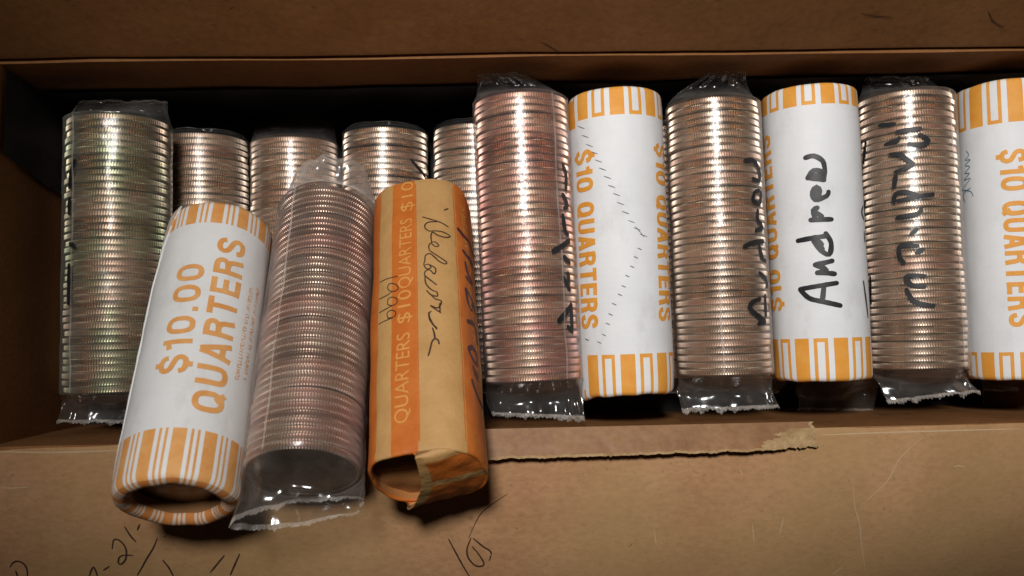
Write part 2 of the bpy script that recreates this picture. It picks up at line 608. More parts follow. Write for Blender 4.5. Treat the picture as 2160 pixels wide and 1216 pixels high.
def add_coins(root, roll, count, s0, s1, jitter=0.27):
    pitch = (s1 - s0) / count
    for k in range(count):
        c = bpy.data.objects.new('coin', COIN)
        COL.objects.link(c)
        c.parent = root
        c.location = Vector((rnd.uniform(-jitter, jitter), rnd.uniform(-jitter, jitter), s0 + pitch * (k + 0.5))) * MM
        c.rotation_euler = (rnd.uniform(-.008, .008), rnd.uniform(-.008, .008) + (math.pi if rnd.random() < .4 else 0), rnd.uniform(0, 6.28))


def film_tube(roll, key, bottom, top, r=12.7, seed=0, wob=0.12, tailkey='film_tail', topkey='film_tail'):
    """shrink film over the coins with a pinched tail at each end.
    tail = (length, end half width, end half thickness, sideways shift, lift, slant, zigzag)"""
    mb = MB()
    n = 144
    L = roll.L
    rings = []

    def ring(a, b, s, cx, cn, slant, zig, wr, i_s):
        row = []
        for j in range(n):
            t = 2 * math.pi * j / n
            x, y = a * math.sin(t), -b * math.cos(t)
            w = wr * (nz(math.cos(t) * 2.2, math.sin(t) * 2.2, s * 0.16 + seed * 7.1) + 0.3 * nz(math.cos(t) * 4, math.sin(t) * 4, s * 0.3 + seed))
            x, y = x * (1 + 0.06 * w), y + w * (1.0 if wr > 0.3 else 0.0) - (0 if wr > .3 else w * math.cos(t))
            zz = s + slant * x / 12.0
            if wr <= 0.3:
                pull = math.exp(-max(0, s) / 4.5) + math.exp(-max(0, L - s) / 4.5)
                g = 0.22 * pull * nz(t * 5.0 + s * 0.25, seed * 2.0, 4.0)
                x, y = x * (1 + g / 12), y * (1 + g / 12)
            if zig:
                zz += zig * ((j % 2) - 0.5) * (0.35 + 1.3 * abs(nz(j * 0.6, seed, 2.0))) + zig * 1.8 * nz(x * 0.45, seed * 3.0, 1.0 + (1 if math.cos(t) > 0 else 0))
            row.append((x + cx, y - cn, zz))
        rings.append(row)

    def tail(spec, sgn, s_end):
        ln, w, th, dx, lift, slant, zig = spec
        out = []
        for k in range(1, 11):
            t = k / 10
            e = 1 - (1 - t) ** 3.6
            a = r + (w - r) * t ** 1.2
            b = r + (th - r) * min(1, e * 1.05)
            out.append((a, max(b, th), s_end + sgn * (0.4 + ln * t), dx * t * t, lift * t ** 2, slant * t * t * sgn, zig if k == 10 else (zig * .25 if k == 9 else 0), 0.3 + 1.5 * math.sin(min(1, t * 1.3) * math.pi * .62), k))
        out.insert(9, (out[8][0], out[8][1], s_end + sgn * (0.4 + ln * 0.93), out[8][3], out[8][4], out[8][5], zig * .15, out[8][7], 9))
        return out

    tb = tail(bottom, -1, 0.0)[::-1] if bottom else []
    tt = tail(top, 1, L) if top else []
    for q in tb:
        ring(*q)
    nb = len(rings)
    ring(r - 0.25, r - 0.25, -0.3, 0, 0, 0, 0, wob, 0)
    m = 44
    for i in range(m + 1):
        ring(r, r, L * i / m, 0, 0, 0, 0, wob, 0)
    ring(r - 0.25, r - 0.25, L + 0.3, 0, 0, 0, 0, wob, 0)
    ne = len(rings)
    for q in tt:
        ring(*q)

    mb.grid(rings[nb:ne], key, True)
    tails = []
    for spec, part, seal in ((bottom, rings[:nb + 1], lambda i, j: 'seal' if i < 2 else tailkey),
                             (top, rings[ne - 1:], lambda i, j: 'seal' if i >= len(tt) - 2 else topkey)):
        if spec:
            t = MB()
            t.grid(part, seal, True)
            tails.append(t)
    return mb, tails


def wrapped_roll(label, top, bot, bottom_tail, top_tail, film='film', count=40, ink=None, group=None, seed=0, r=12.7, wob=0.12, tailkey='film_tail', topkey=None):
    ro = Roll(top, bot, 12.2)
    root = empty('wrapped_coin_roll', ro.matrix())
    tag(root, label, 'coin roll', group)
    add_coins(root, ro, count, 0.0, ro.L)
    mb, tails = film_tube(ro, film, bottom_tail, top_tail, r, seed, wob, tailkey, topkey or tailkey)
    ro.rad = lambda th, s: r + 0.12
    if ink:
        ink(mb, ro)
    if seed > 20:                                             # welded seam down one side of the film
        u = (5.5, -6.5, 7.5, -4.0, 6.0)[seed % 5]
        stroke(mb, ro, [(u + 0.5 * nz(k, seed, 1.0, 0.7), 0.5 + (ro.L - 1.0) * k / 12) for k in range(13)], 0.5, 'seal', 0, 0.03)
    wrap = mb.build('plastic_wrap', root, True, 70)
    for t in tails:
        t.build('wrap_tail', wrap, True, 70)
    print('roll', label[:30], 'L=%.1f' % ro.L, 'O=%s' % [round(x, 1) for x in ro.O])
    return ro, root


STRIPES = [(0.0, 0.38, 1), (0.38, 0.50, 0), (0.50, 0.59, 1), (0.59, 0.77, 2), (0.77, 0.86, 1), (0.86, 1.0, 0)]
STRIPES_FINE = [(0.0, 0.44, 1), (0.44, 0.57, 0), (0.57, 0.66, 3), (0.66, 0.77, 0), (0.77, 0.86, 3), (0.86, 1.0, 0)]


def paper_tube(ro, band_b, band_t, stripes, paper, orange, periods=8, phase=0.0, lip=1.2, end_off=None, bump=0.16, seed=0, inner='kraft_in', worn=False):  # worn: puts the shade of the lower lip into its colours
    r0, L = ro.r, ro.L
    ths = []
    for p in range(periods):
        for a, b, k in stripes:
            for q in range(4):
                ths.append((2 * math.pi * (p + a + (b - a) * q / 4) / periods + phase, k))

    def rad(th, s):
        c, d = math.cos(th), math.sin(th)
        return r0 + bump * (nz(c * 1.3 + seed, d * 1.3, s * 0.09) + 0.4 * nz(c * 4, d * 4 + seed, s * 0.22)) - 0.25 * math.exp(-s / 2.2) - 0.25 * math.exp(-(L - s) / 2.2)
    ro.rad = rad

    def offs(th, s):
        o = 0
        if end_off:
            if s < 12:
                o += end_off(th, 0) * (1 - s / 12) ** 1.5
            if s > L - 12:
                o += end_off(th, 1) * (1 - (L - s) / 12) ** 1.5
        return o
    line = 1.0
    prof = []                                                # (s, dr, zone)
    for k in range(3):
        prof.append((11.0 - 4.2 * k, -2 * lip, 'in'))
    for k in range(9):
        f = math.pi * (1 - k / 8)
        prof.append((lip - lip * math.sin(f) * 1.0, -lip * (1 - math.cos(f)), 'b'))
    for s in [2.6, 4.5, 6.5, band_b - line]:
        prof.append((s, 0, 'b'))
    prof.append((band_b, 0, 'bl'))
    nmid = 22
    for k in range(nmid + 1):
        prof.append((band_b + 0.01 + (L - band_t - band_b - .02) * k / nmid, 0, 'm'))
    prof.append((L - band_t, 0, 'm'))
    prof.append((L - band_t + line, 0, 'tl'))
    for s in [L - 4.4, L - 2.5]:
        prof.append((s, 0, 't'))
    for k in range(9):
        f = math.pi * k / 8
        prof.append((L - lip + lip * math.sin(f), -lip * (1 - math.cos(f)), 't'))
    for k in range(3):
        prof.append((L - 2.0 - 2.2 * k, -2 * lip, 'in'))
    rows = []
    for s, dr, z in prof:
        rows.append([((rad(th, s) + dr) * math.sin(th), -(rad(th, s) + dr) * math.cos(th), s + offs(th, s)) for th, k in ths])

    def mat(i, j):
        z = prof[i + 1][2] if prof[i + 1][2] != 't' or prof[i][2] != 'tl' else 't'
        k = ths[j][1]
        if prof[i][2] == 'in' and prof[i + 1][2] == 'in' or prof[i + 1][2] == 'in' and i > 10:
            return inner
        if i < 3:
            return inner
        if z == 'm':
            return paper
        if worn and i < 9:  # shade of the lower lip put into its colours
            return 'orange_shaded' if k in (1, 3) else 'paper_shaded'
        if k == 1 or k == 3:
            return orange
        if k == 2 and z in ('bl', 'tl'):
            return orange
        return paper
    mb = MB()
    mb.grid(rows, mat, True)
    return mb


def paper_roll(label, top, bot, deco, group=None, r=12.55, **kw):
    ro = Roll(top, bot, r)
    root = empty('paper_coin_roll', ro.matrix())
    tag(root, label, 'coin roll', group)
    mb = paper_tube(ro, **kw)
    if deco:
        deco(mb, ro)
    mb.build('paper_wrapper', root, True, 60)
    # the coins that close the two ends, deep in the paper
    for s in (5.0, ro.L - 4.4):
        c = bpy.data.objects.new('coin', COIN)
        COL.objects.link(c)
        c.parent = root
        c.location = (0, 0, s * MM)
        c.scale = (0.98, 0.98, 1)
    print('paper', label[:30], 'L=%.1f' % ro.L, 'O=%s' % [round(x, 1) for x in ro.O])
    return ro, root


# ------------------------------------------------------------------ the box
class Sheet:
    """flat panel: origin, two directions and the upper side's normal; u along, v across"""

    def __init__(self, o, u, v, amp=0.25, seed=0.0, bend=0.0, droop=None):
        self.o, self.U, self.V = o, u.normalized(), (v - u.normalized() * v.dot(u.normalized())).normalized()
        self.Nn = self.U.cross(self.V)
        self.amp, self.seed, self.bend, self.droop = amp, seed, bend, droop

    def h(self, u, v):
        q = self.amp * (nz(u, v, self.seed, 0.02) + 0.35 * nz(u, v, self.seed + 4, 0.07))
        if self.bend and v < self.bend:
            q -= (self.bend - v) ** 2 * 0.10
        if self.droop:
            q -= self.droop(u, v)
        return q

    def pt(self, u, v, off=0.0):
        return self.o + self.U * u + self.V * v + self.Nn * (self.h(u, v) + off)

    def cast(self, px, py):
        d = ray(px, py)
        u = v = h = 0.0
        for _ in range(8):
            t = (self.o + self.Nn * h - CAM).dot(self.Nn) / d.dot(self.Nn)
            q = CAM + d * t - self.o
            u, v = q.dot(self.U), q.dot(self.V)
            h = self.h(u, v) if v > -2 else 0.0
        return u, v

    def slab(self, mb, ulen, vlen, thick, key, nu=60, nv=24, edge=None, v0=0.0, dense=False):
        vs = [v0 + (vlen - v0) * (j / nv) ** (1.6 if dense else 1) for j in range(nv + 1)]
        up = [[self.pt(ulen * i / nu, v) for i in range(nu + 1)] for v in vs]
        lo = [[self.pt(ulen * i / nu, v, -thick) for i in range(nu + 1)] for v in vs]
        flip = self.Nn.z < 0
        a = mb.grid(up, key)
        b = mb.grid(lo[::-1], key)[::-1]
        e = edge or key
        for i in range(nu):
            mb.face((a[0][i + 1], a[0][i], b[0][i], b[0][i + 1]), e)
            mb.face((a[-1][i], a[-1][i + 1], b[-1][i + 1], b[-1][i]), e)
        for j in range(nv):
            mb.face((a[j][0], a[j + 1][0], b[j + 1][0], b[j][0]), e)
            mb.face((a[j + 1][-1], a[j][-1], b[j][-1], b[j + 1][-1]), e)


ZC = 55.0                                                     # height of the creases
XL, XR = -106.0, 168.0
fl, fr = P(0, 944, ZC), P(2160, 893, ZC)
bl, br = P(0, 133, ZC), P(2160, 106, ZC)


def on_line(a, b, x):
    return a + (b - a) * ((x - a.x) / (b.x - a.x))


FL, FR = on_line(fl, fr, XL), on_line(fl, fr, XR)
BL, BR = on_line(bl, br, XL), on_line(bl, br, XR)
box = empty('cardboard_box', Matrix.Translation(Vector((30, 22, -3)) * MM))
tag(box, 'open brown cardboard box holding the coin rolls, its flaps folded back', 'box')
BO = Vector((30, 22, -3))


def box_part(name, mb, **kw):
    mb.v = [Vector(p) - BO for p in mb.v]
    return mb.build(name, box, **kw)


# floor
mb = MB()
fs = Sheet(Vector((XL, FL.y, 0)), Vector((XR - XL, FR.y - FL.y, 0)), Vector((0, 1, 0)), 0.1, 1.0)
fs.slab(mb, XR - XL, BL.y - FL.y + 2, 3, 'box_black', 30, 12)
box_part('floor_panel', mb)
# walls: inner faces look into the box, a thickness of 3 mm behind them
for name, a, b, zt in (('front_wall', FR, FL, ZC - 0.6), ('back_wall', BL, BR, ZC - 0.8), ('left_wall', FL, BL, ZC - 0.5), ('right_wall', BR, FR, ZC - 0.5)):
    a0, b0 = Vector((a.x, a.y, 0.2)), Vector((b.x, b.y, 0.2))
    sh = Sheet(a0, b0 - a0, Vector((0, 0, 1)), 0.35, len(name) * 1.7)
    sh.Nn = -sh.U.cross(sh.V) if (sh.U.cross(sh.V)).dot(Vector((30, 22, 0)) - a0) < 0 else sh.U.cross(sh.V)
    mb = MB()
    sh.slab(mb, (b0 - a0).length, zt, 3.0, 'card_dark', 50, 12)
    box_part(name, mb)

# black sheets added as painted shade over the lower back and rear left walls
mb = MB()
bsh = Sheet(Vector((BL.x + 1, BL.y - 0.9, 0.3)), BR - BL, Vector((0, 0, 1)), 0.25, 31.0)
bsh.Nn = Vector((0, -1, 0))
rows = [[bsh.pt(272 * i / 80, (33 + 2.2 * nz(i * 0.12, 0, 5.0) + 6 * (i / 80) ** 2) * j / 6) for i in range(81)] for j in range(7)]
mb.grid(rows, 'box_black')
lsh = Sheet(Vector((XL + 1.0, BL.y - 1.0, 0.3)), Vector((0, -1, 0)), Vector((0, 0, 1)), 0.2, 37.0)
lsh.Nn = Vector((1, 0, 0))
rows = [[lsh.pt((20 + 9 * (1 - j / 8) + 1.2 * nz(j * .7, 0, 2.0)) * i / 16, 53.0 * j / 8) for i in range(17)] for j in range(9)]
mb.grid(rows, 'box_black')
box_part('shade_sheet', mb)

# front flap: folded out, rising a little towards the viewer
tilt = math.radians(4)
ff = Sheet(FR, FL - FR, Vector((0, -math.cos(tilt), math.sin(tilt))), 0.45, 5.0, 2.2, lambda u, v: max(0, v) ** 2 * (0.0085 + 0.006 * math.exp(-((u - 0) / 60) ** 2) + 0.002 * max(0, (u - 200) / 74)))
mb = MB()
ff.slab(mb, (FL - FR).length, 75, 3.0, 'card', 120, 40, 'card_core', 0.0, True)
hand = [
    ((0, 1080), 6.0, [[(130, 700), (160, 650), (220, 625), (290, 650), (340, 720), (350, 830)], [(200, 750), (230, 830)],
                      [(1130, 816), (1185, 700), (1240, 830)], [(1310, 740), (1385, 690)],
                      [(1420, 470), (1440, 360), (1500, 355), (1570, 420), (1600, 500), (1590, 600), (1540, 660), (1500, 650), (1510, 580), (1560, 550), (1680, 550)],
                      [(1580, 190), (1650, 300), (1720, 380)], [(1770, 160), (1740, 230)],
                      [(1990, 340), (1940, 460), (1860, 590), (1800, 700), (1740, 800)]]),
    ((0, 900), 3.086, [[(1060, 870), (1100, 920), (1130, 975)], [(1460, 840), (1370, 950)], [(1560, 830), (1500, 965)]]),
    ((700, 880), 3.086, [[(760, 795), (810, 890), (860, 980), (895, 1037)],
                         [(905, 790), (880, 860), (890, 920), (940, 970), (990, 960), (960, 900), (915, 845)],
                         [(920, 790), (980, 840), (1035, 880), (1025, 935)]]),
]
for org, zm, st in hand:
    px_strokes(mb, ff, st, 0.42, 'pen', org, zm, 0.4)
px_strokes(mb, ff, [[(1145, 500), (1040, 570), (970, 630), (920, 720), (890, 790)]], 0.25, 'fibre', (700, 880), 3.086, 0.6)
px_strokes(mb, ff, [[(1555, 345), (1420, 470), (1340, 610), (1215, 730), (1165, 770)], [(1130, 590), (1145, 760), (1175, 880), (1185, 1000), (1210, 1180)],
                    [(1080, 1120), (1005, 1175)], [(530, 860), (540, 1000)], [(720, 820), (690, 940)]], 0.28, 'scuff', (1400, 800), 2.842, 0.8)
for k in range(28):                                           # short fibres in the board
    u, v = rnd.uniform(5, 268), rnd.uniform(4, 45)
    a = rnd.uniform(-0.9, 0.9) + (math.pi / 2 if rnd.random() < .3 else 0)
    l = rnd.uniform(0.5, 2.2)
    stroke(mb, ff, [(u, v), (u + l * .5 * math.cos(a), v + l * .5 * math.sin(a) + .15), (u + l * math.cos(a), v + l * math.sin(a))], rnd.uniform(0.08, 0.16), 'fibre' if rnd.random() < .45 else 'scuff', 0.8, 0.02)
px_strokes(mb, ff, [[(0, 953), (110, 955), (245, 951)], [(1735, 918), (1900, 912), (2150, 905)]], 0.35, 'scuff', (0, 0), 1, 0.5)
px_strokes(mb, ff, [[(0, 1029), (25, 1030), (62, 1028)], [(2010, 985), (2022, 983), (2036, 986)], [(1380, 1120), (1384, 1150)], [(1560, 990), (1566, 1004)]], 0.3, 'scuff', (0, 0), 1, 0.7)
box_part('front_flap', mb)

# back flap: stands up, leaning away
lean = math.radians(25)
bf = Sheet(BL + Vector((0, 0.7, 0.6)), BR - BL, Vector((0, math.sin(lean), math.cos(lean))), 0.4, 9.0, 0.7)
if bf.Nn.y > 0:
    bf.Nn = -bf.Nn
mb = MB()
bf.slab(mb, (BR - BL).length, 70, 3.0, 'card_dark', 90, 30, 'card_core', 0.0, True)
px_strokes(mb, bf, [[(1140, 88), (1158, 97), (1182, 111)], [(1818, 28), (1840, 33), (1882, 36)], [(2085, 25), (2096, 45), (2118, 58)]], 0.3, 'fibre', (0, 0), 1, 0.6)
for k in range(40):
    u, v = rnd.uniform(5, 265), rnd.uniform(3, 30)
    a = rnd.uniform(-0.9, 0.9)
    l = rnd.uniform(0.5, 2.0)
    stroke(mb, bf, [(u, v), (u + l * math.cos(a), v + l * math.sin(a))], rnd.uniform(0.08, 0.15), 'fibre', 0.8, 0.02)
box_part('back_flap', mb)

# left flap: nearly upright, its inward skew at the back shaped to shade the left wall
q0, q1 = FL + Vector((-0.2, 2.2, 0.4)), BL + Vector((-0.2, -1.5, 0.4))
lf = Sheet(q0, q1 - q0, Vector((math.sin(math.radians(1.5)), 0, math.cos(math.radians(1.5)))), 0.4, 13.0, 1.0, lambda u, v: -v * 0.13 * max(0, u / 88) ** 1.3)
if lf.Nn.x < 0:
    lf.Nn = -lf.Nn
mb = MB()
lf.slab(mb, (q1 - q0).length, 55, 3.0, 'card_dark', 40, 20, 'card_core')
box_part('left_flap', mb)

# torn strip of liner lifted along the front edge
mb = MB()
ends = [ff.cast(1030, 909), ff.cast(1712, 899)]
u0, u1 = ff.cast(1716, 920)[0], ff.cast(1015, 930)[0]
nu = 150
up, lo = [], []
for j in range(25):
    t = j / 24
    ru, rl = [], []
    for i in range(nu + 1):
        w = i / nu
        u = u0 + (u1 - u0) * w
        rag = 0.28 * nz(u, 0, 2.0, 1.6) + 0.5 * nz(u, 0, 6.0, 0.25)
        tear = max(0, 1 - w / 0.2)
        vmax = 4.9 + rag + 0.5 * w - 0.5 * tear + tear * 0.9 * nz(u, 0, 9.0, 2.2)
        uu = u + tear * 1.6 * nz(t * 5.0, 0, 3.0, 1.0) * (1 if i == 0 else .6)
        lift = 0.5 + 2.6 * t * (1 - 0.75 * tear)
        wob = 0.10 * nz(u, t * 6, 1.0, 0.5)
        v = -1.6 + (vmax + 1.6) * t
        base = ff.o + ff.U * uu + ff.V * v + ff.Nn * (lift + wob + 0.3)
        ru.append(base)
        rl.append(base - ff.Nn * (1.15 + (0.25 * nz(u, t * 4, 8.0, 2.5) if t > .9 else 0)))
    up.append(ru)
    lo.append(rl)
torn = lambda i, j: 'card_core' if (j < 30 - (24 - i) + 7 * nz(i * 0.35, 0, 3.0) + 4 * nz(i * 1.1, 2.0, 5.0) and i > 5) or i >= 22 or j < 2 else 'liner_board'
a = mb.grid(up, torn)
b = mb.grid(lo[::-1], 'card_core')[::-1]
for i in range(nu):
    mb.face((a[-1][i], a[-1][i + 1], b[-1][i + 1], b[-1][i]), 'card_core')
    mb.face((a[0][i + 1], a[0][i], b[0][i], b[0][i + 1]), 'card')
for j in range(24):
    mb.face((a[j][0], a[j + 1][0], b[j + 1][0], b[j][0]), 'card_core')
    mb.face((a[j + 1][-1], a[j][-1], b[j][-1], b[j + 1][-1]), 'card_core')
o = box_part('torn_strip', mb)
o['label'] = 'torn strip of liner board lifted along the front edge'

# ------------------------------------------------------------------ lower layer of rolls
ZL, ZU = 12.6, 36.0
G_LOW = 'coin rolls lying in the lower layer of the box'
low = [
    (432, 279, 'bright coin roll of the lower layer between the far left roll and the hazy one', None, 'film_tight', 3),
    (622, 286, 'dull film-wrapped coin roll in the lower layer with an empty tail toward the back wall', (11, 10.5, 1.2, 0, -5, 0, .3), 'film', 4),
    (813, 265, 'shiniest coin roll of the lower layer, behind the top of the orange striped wrapper', None, 'film_tight', 5),
    (1003, 257, 'lower coin roll half hidden behind the pinkish wrapped roll, right of the orange wrapper', None, 'film_tight', 6),
    (242, 262, 'buried coin roll of the lower layer beneath the far left wrapped roll', None, 'film_tight', 7),
    (1193, 262, 'buried coin roll of the lower layer beneath the pinkish roll and the dashed paper roll', None, 'film_tight', 8),
    (1383, 262, 'buried coin roll of the lower layer beneath the dashed paper roll', None, 'film_tight', 9),
    (1573, 262, 'buried coin roll of the lower layer beneath the wrapped roll beside the marker-lettered paper roll', None, 'film_tight', 10),
    (1766, 262, 'buried film-wrapped roll whose glinting tail shows below the marker-lettered paper roll', (8, 10, 1, 0, -3, 0, .3), 'film', 11),
    (1957, 262, 'buried coin roll of the lower layer beneath the wrapped roll lettered along its middle', None, 'film_tight', 12),
    (2146, 262, 'buried coin roll of the lower layer beneath the paper roll cut off by the frame', None, 'film_tight', 13),
]
for px, py, lab, tail, film, sd in low:
    def mark(mb, ro, px=px):
        if px == 813:
            px_strokes(mb, ro, [[(868, 338), (880, 352), (896, 372)]], 0.9, 'marker')
    bt = (10, 11.5, 0.8, 0, -2.5, 0, .4) if px == 1766 else (4, 9, 5, 0, 0, 0, .2)
    wrapped_roll(lab, (px, py, ZL), (px + 3, 800, ZL), bt, tail or (1.2, 11, 10.5, 0, 0, 0, .1), film, 40, mark, G_LOW, sd, r=12.35, wob=0.05)

# ------------------------------------------------------------------ upper layer
G_UP = 'film-wrapped coin rolls standing in the upper row'
G_PAPER = 'white paper coin rolls with orange striped ends in the upper row'


def ink_R0(mb, ro):
    px_strokes(mb, ro, [[(158, 340), (150, 365), (147, 395)], [(147, 420), (146, 450)], [(149, 515), (156, 519)], [(146, 560), (145, 640)]], 1.35, 'marker')


def ink_R6(mb, ro):
    px_strokes(mb, ro, [[(150, 60), (170, 120), (168, 220)], [(150, 260), (180, 330), (160, 350)], [(150, 400), (165, 500), (182, 530)],
                        [(85, 640), (140, 610), (190, 570)], [(160, 680), (195, 720)], [(155, 820), (195, 900)], [(185, 790), (190, 850)],
                        [(125, 1110), (190, 1030), (205, 1010)], [(185, 1150), (212, 1180)], [(205, 1000), (212, 1170)]], 1.4, 'marker', (1140, 330), 3.2)


def ink_R8(mb, ro):
    px_strokes(mb, ro, [[(100, 60), (150, 60), (190, 120), (190, 190), (150, 180)], [(160, 270), (150, 320), (190, 345), (200, 270), (170, 260)],
                        [(180, 390), (180, 450), (210, 500), (170, 520)], [(95, 625), (150, 600), (215, 590)], [(190, 620), (210, 700), (230, 720)],
                        [(195, 800), (240, 850), (240, 890)], [(195, 970), (150, 990), (130, 1030), (180, 1080), (230, 1120), (190, 1130)], [(230, 950), (235, 1080)]],
               1.35, 'marker', (1540, 320), 3.12)


def ink_R10(mb, ro):
    px_strokes(mb, ro, [[(45, 70), (85, 68), (130, 62)], [(150, 108), (215, 98), (285, 88)], [(285, 125), (335, 160), (290, 188), (220, 180)],
                        [(80, 185), (140, 165), (160, 145)], [(110, 245), (165, 245), (200, 270), (245, 300)], [(245, 305), (190, 330), (140, 348)],
                        [(140, 370), (130, 440)], [(130, 530), (140, 480), (200, 468), (280, 490)], [(150, 522), (250, 500), (362, 482)],
                        [(150, 620), (200, 612), (275, 595), (290, 570)], [(265, 690), (235, 715)], [(270, 790), (200, 785), (160, 800), (165, 860), (190, 890)],
                        [(265, 830), (300, 808)], [(312, 968), (240, 965), (200, 975), (235, 1022), (312, 1030)], [(205, 1050), (240, 1110), (290, 1135), (365, 1145)]],
               1.2, 'marker', (1840, 240), 2.828)
    px_strokes(mb, ro, [[(1826, 300), (1823, 345)], [(1826, 425), (1822, 470)], [(1836, 585), (1838, 640)]], 1.0, 'marker')


R0, _ = wrapped_roll('far left film-wrapped coin roll with greenish sheen beside the box wall', (252, 237, ZU), (246, 831, ZU),
                     (7.5, 12.5, 1.2, -1.5, 1.5, 0.5, .5), (6.5, 11, 1.2, 0, -3, 0, .4), 'film_green', 40, ink_R0, G_UP, 21, r=12.9, wob=0.3)
R6, _ = wrapped_roll('pinkish film-wrapped coin roll right of the orange kraft wrapper, marker strokes on its right side', (1097, 190, ZU + 2), (1126, 806, ZU + 3),
                     (9.0, 11.8, 0.7, 0.5, 3.0, 1.3, .8), (7.0, 5.5, 1.2, -5.5, 3, 0, .4), 'film_pink', 41, ink_R6, G_UP, 22)
R8, _ = wrapped_roll('film-wrapped coin roll with frayed tails between the dashed and the marker-lettered paper rolls', (1502, 200, ZU), (1529, 793, ZU),
                     (9.0, 12.8, 0.7, 0.3, 3.0, 0, .8), (8.5, 4.8, 1.6, 3.5, 4, 0, .8), 'film', 40, ink_R8, G_UP, 23)
R10, _ = wrapped_roll('film-wrapped coin roll with black marker lettering down its middle', (1907, 184, ZU), (1939, 780, ZU),
                      (7.5, 12.5, 0.7, 2.6, 3.0, -1.2, .9), (6.0, 8.5, 1.5, -2, 0, 0, .5), 'film', 40, ink_R10, G_UP, 24)


def overlap(mb, ro, edge, s0, s1, lift, key):
    """the free edge of the paper, standing off the layer below"""
    rows = []
    for k in range(61):
        s = s0 + (s1 - s0) * k / 60
        e = edge(s)
        row = [ro.pt(e + 4.5 * (1 - j / 7), s, 0.03 + lift * (j / 7) ** 2 * (1 + 0.5 * nz(s, 3, 1, 0.3))) for j in range(8)]
        row.append(ro.pt(e + 0.05, s, 0.0))
        rows.append(row)
    mb.grid(rows, key)


def deco_P7(mb, ro):
    e0, e1 = ro.cast(1213, 560), ro.cast(1222, 760)
    overlap(mb, ro, lambda s: e0[0] - 0.5 + 0.25 * nz(s, 0, 7, 0.5) + (0.5 * nz(s, 0, 9, 2.0) if s > ro.L - 12 or s < 8 else 0), 1.5, ro.L - 1.5, 0.16,
            lambda i, j: 'orange' if i > 53 or i < 6 and j > 4 else 'paper')
    a, b = ro.cast(1229, 318), ro.cast(1243, 694)
    block(mb, ro, '$10 QUARTERS', a, b, 6.3, 'orange', up=False)
    a, b = ro.cast(1393, 305), ro.cast(1404, 678)
    block(mb, ro, '$10 QUARTERS', a, b, 6.3, 'orange', up=False)
    t1 = [(770, 490), (795, 545), (820, 600), (850, 645), (875, 695), (900, 745), (930, 795), (955, 850), (985, 900), (1010, 955), (1040, 1010), (1075, 1065), (1110, 1110), (1150, 1150)]
    px_strokes(mb, ro, [[(x - 20, y - 7), (x + 22, y + 8)] for x, y in t1], 0.22, 'grey_ink', (960, 100), 2.896, 0.5)
    px_strokes(mb, ro, [[(1100, 1095), (1130, 1130), (1152, 1160)]], 0.2, 'grey_ink', (960, 100), 2.896, 0.5)
    t2 = [(985, 115), (965, 160), (945, 210), (920, 260), (900, 315), (880, 360), (850, 410), (830, 465), (815, 515), (795, 575), (770, 615), (705, 600)]
    px_strokes(mb, ro, [[(x - 9, y - 4), (x + 11, y + 5)] for x, y in t2], 0.26, 'grey_ink', (960, 480), 2.534, 0.3)


def deco_P9(mb, ro):
    a, b = ro.cast(1638, 657), ro.cast(1614, 288)
    block(mb, ro, '$10 QUARTERS', a, b, 6.0, 'orange', up=True)
    A = [[(90, 965), (150, 1022), (240, 1045), (360, 1072)], [(90, 962), (200, 942), (335, 920)], [(250, 935), (240, 1035)],
         [(322, 858), (260, 852), (205, 850)], [(205, 852), (265, 830), (190, 797)], [(190, 797), (240, 787), (305, 770)],
         [(75, 635), (170, 617), (265, 602)], [(262, 585), (298, 650), (285, 728), (230, 700), (180, 640)], [(190, 640), (240, 690)], [(205, 630), (235, 660)],
         [(300, 490), (160, 495)], [(190, 485), (178, 430), (205, 412)], [(235, 470), (190, 440)],
         [(280, 305), (268, 332), (190, 358), (172, 305), (200, 270), (222, 300), (212, 345)], [(190, 300), (205, 330)],
         [(125, 75), (180, 62), (240, 95), (255, 150)], [(255, 150), (248, 222)], [(250, 225), (140, 210)], [(140, 212), (180, 160), (240, 168)], [(180, 192), (240, 200)]]
    px_strokes(mb, ro, A, 1.32, 'marker', (1660, 310), 3.2, 0.1)
    px_strokes(mb, ro, [[(505, 10), (512, 100), (513, 190)], [(513, 400), (503, 440), (516, 490)], [(520, 575), (523, 640)], [(515, 910), (530, 1020), (545, 1150)]], 0.9, 'marker', (1660, 310), 3.2, 0.3)


def deco_P11(mb, ro):
    a, b = ro.cast(2136, 315), ro.cast(2158, 690)
    block(mb, ro, '$10 QUARTERS', a, b, 6.3, 'orange', up=False)
    px_strokes(mb, ro, [[(808, 635), (822, 660), (800, 690), (830, 688), (800, 722), (828, 730), (800, 770), (826, 772), (795, 812), (832, 802), (790, 862)],
                        [(775, 872), (830, 880), (850, 910)], [(832, 860), (790, 900), (800, 945)]], 0.25, 'blue', (1760, 100), 2.895, 0.3)


P7, _ = paper_roll('white paper coin roll crossed by a bent line of small dashes', (1295, 179, ZU - 0.5), (1322, 836, ZU - 0.5), deco_P7, G_PAPER,
                   band_b=10.5, band_t=7.6, stripes=STRIPES, paper='paper', orange='orange', phase=-0.30, seed=1.0,
                   end_off=lambda th, e: (-1.7 * math.exp(-((th + 1.5708 - (2 * math.pi if th > math.pi else 0)) / 0.6) ** 2) + 0.7 * nz(math.cos(th) * 2, math.sin(th) * 2, 3.0)) if e == 0 else 0.3 * nz(math.cos(th) * 2, math.sin(th) * 2, 5.0))
P9, _ = paper_roll('white paper coin roll with large black marker handwriting', (1704, 171, ZU - 0.3), (1736, 806, ZU - 0.3), deco_P9, G_PAPER,
                   band_b=11.2, band_t=5.8, stripes=STRIPES, paper='paper', orange='orange', phase=-0.17, seed=2.0,
                   end_off=lambda th, e: 0.3 * nz(math.cos(th) * 2, math.sin(th) * 2, 7.0 + e))
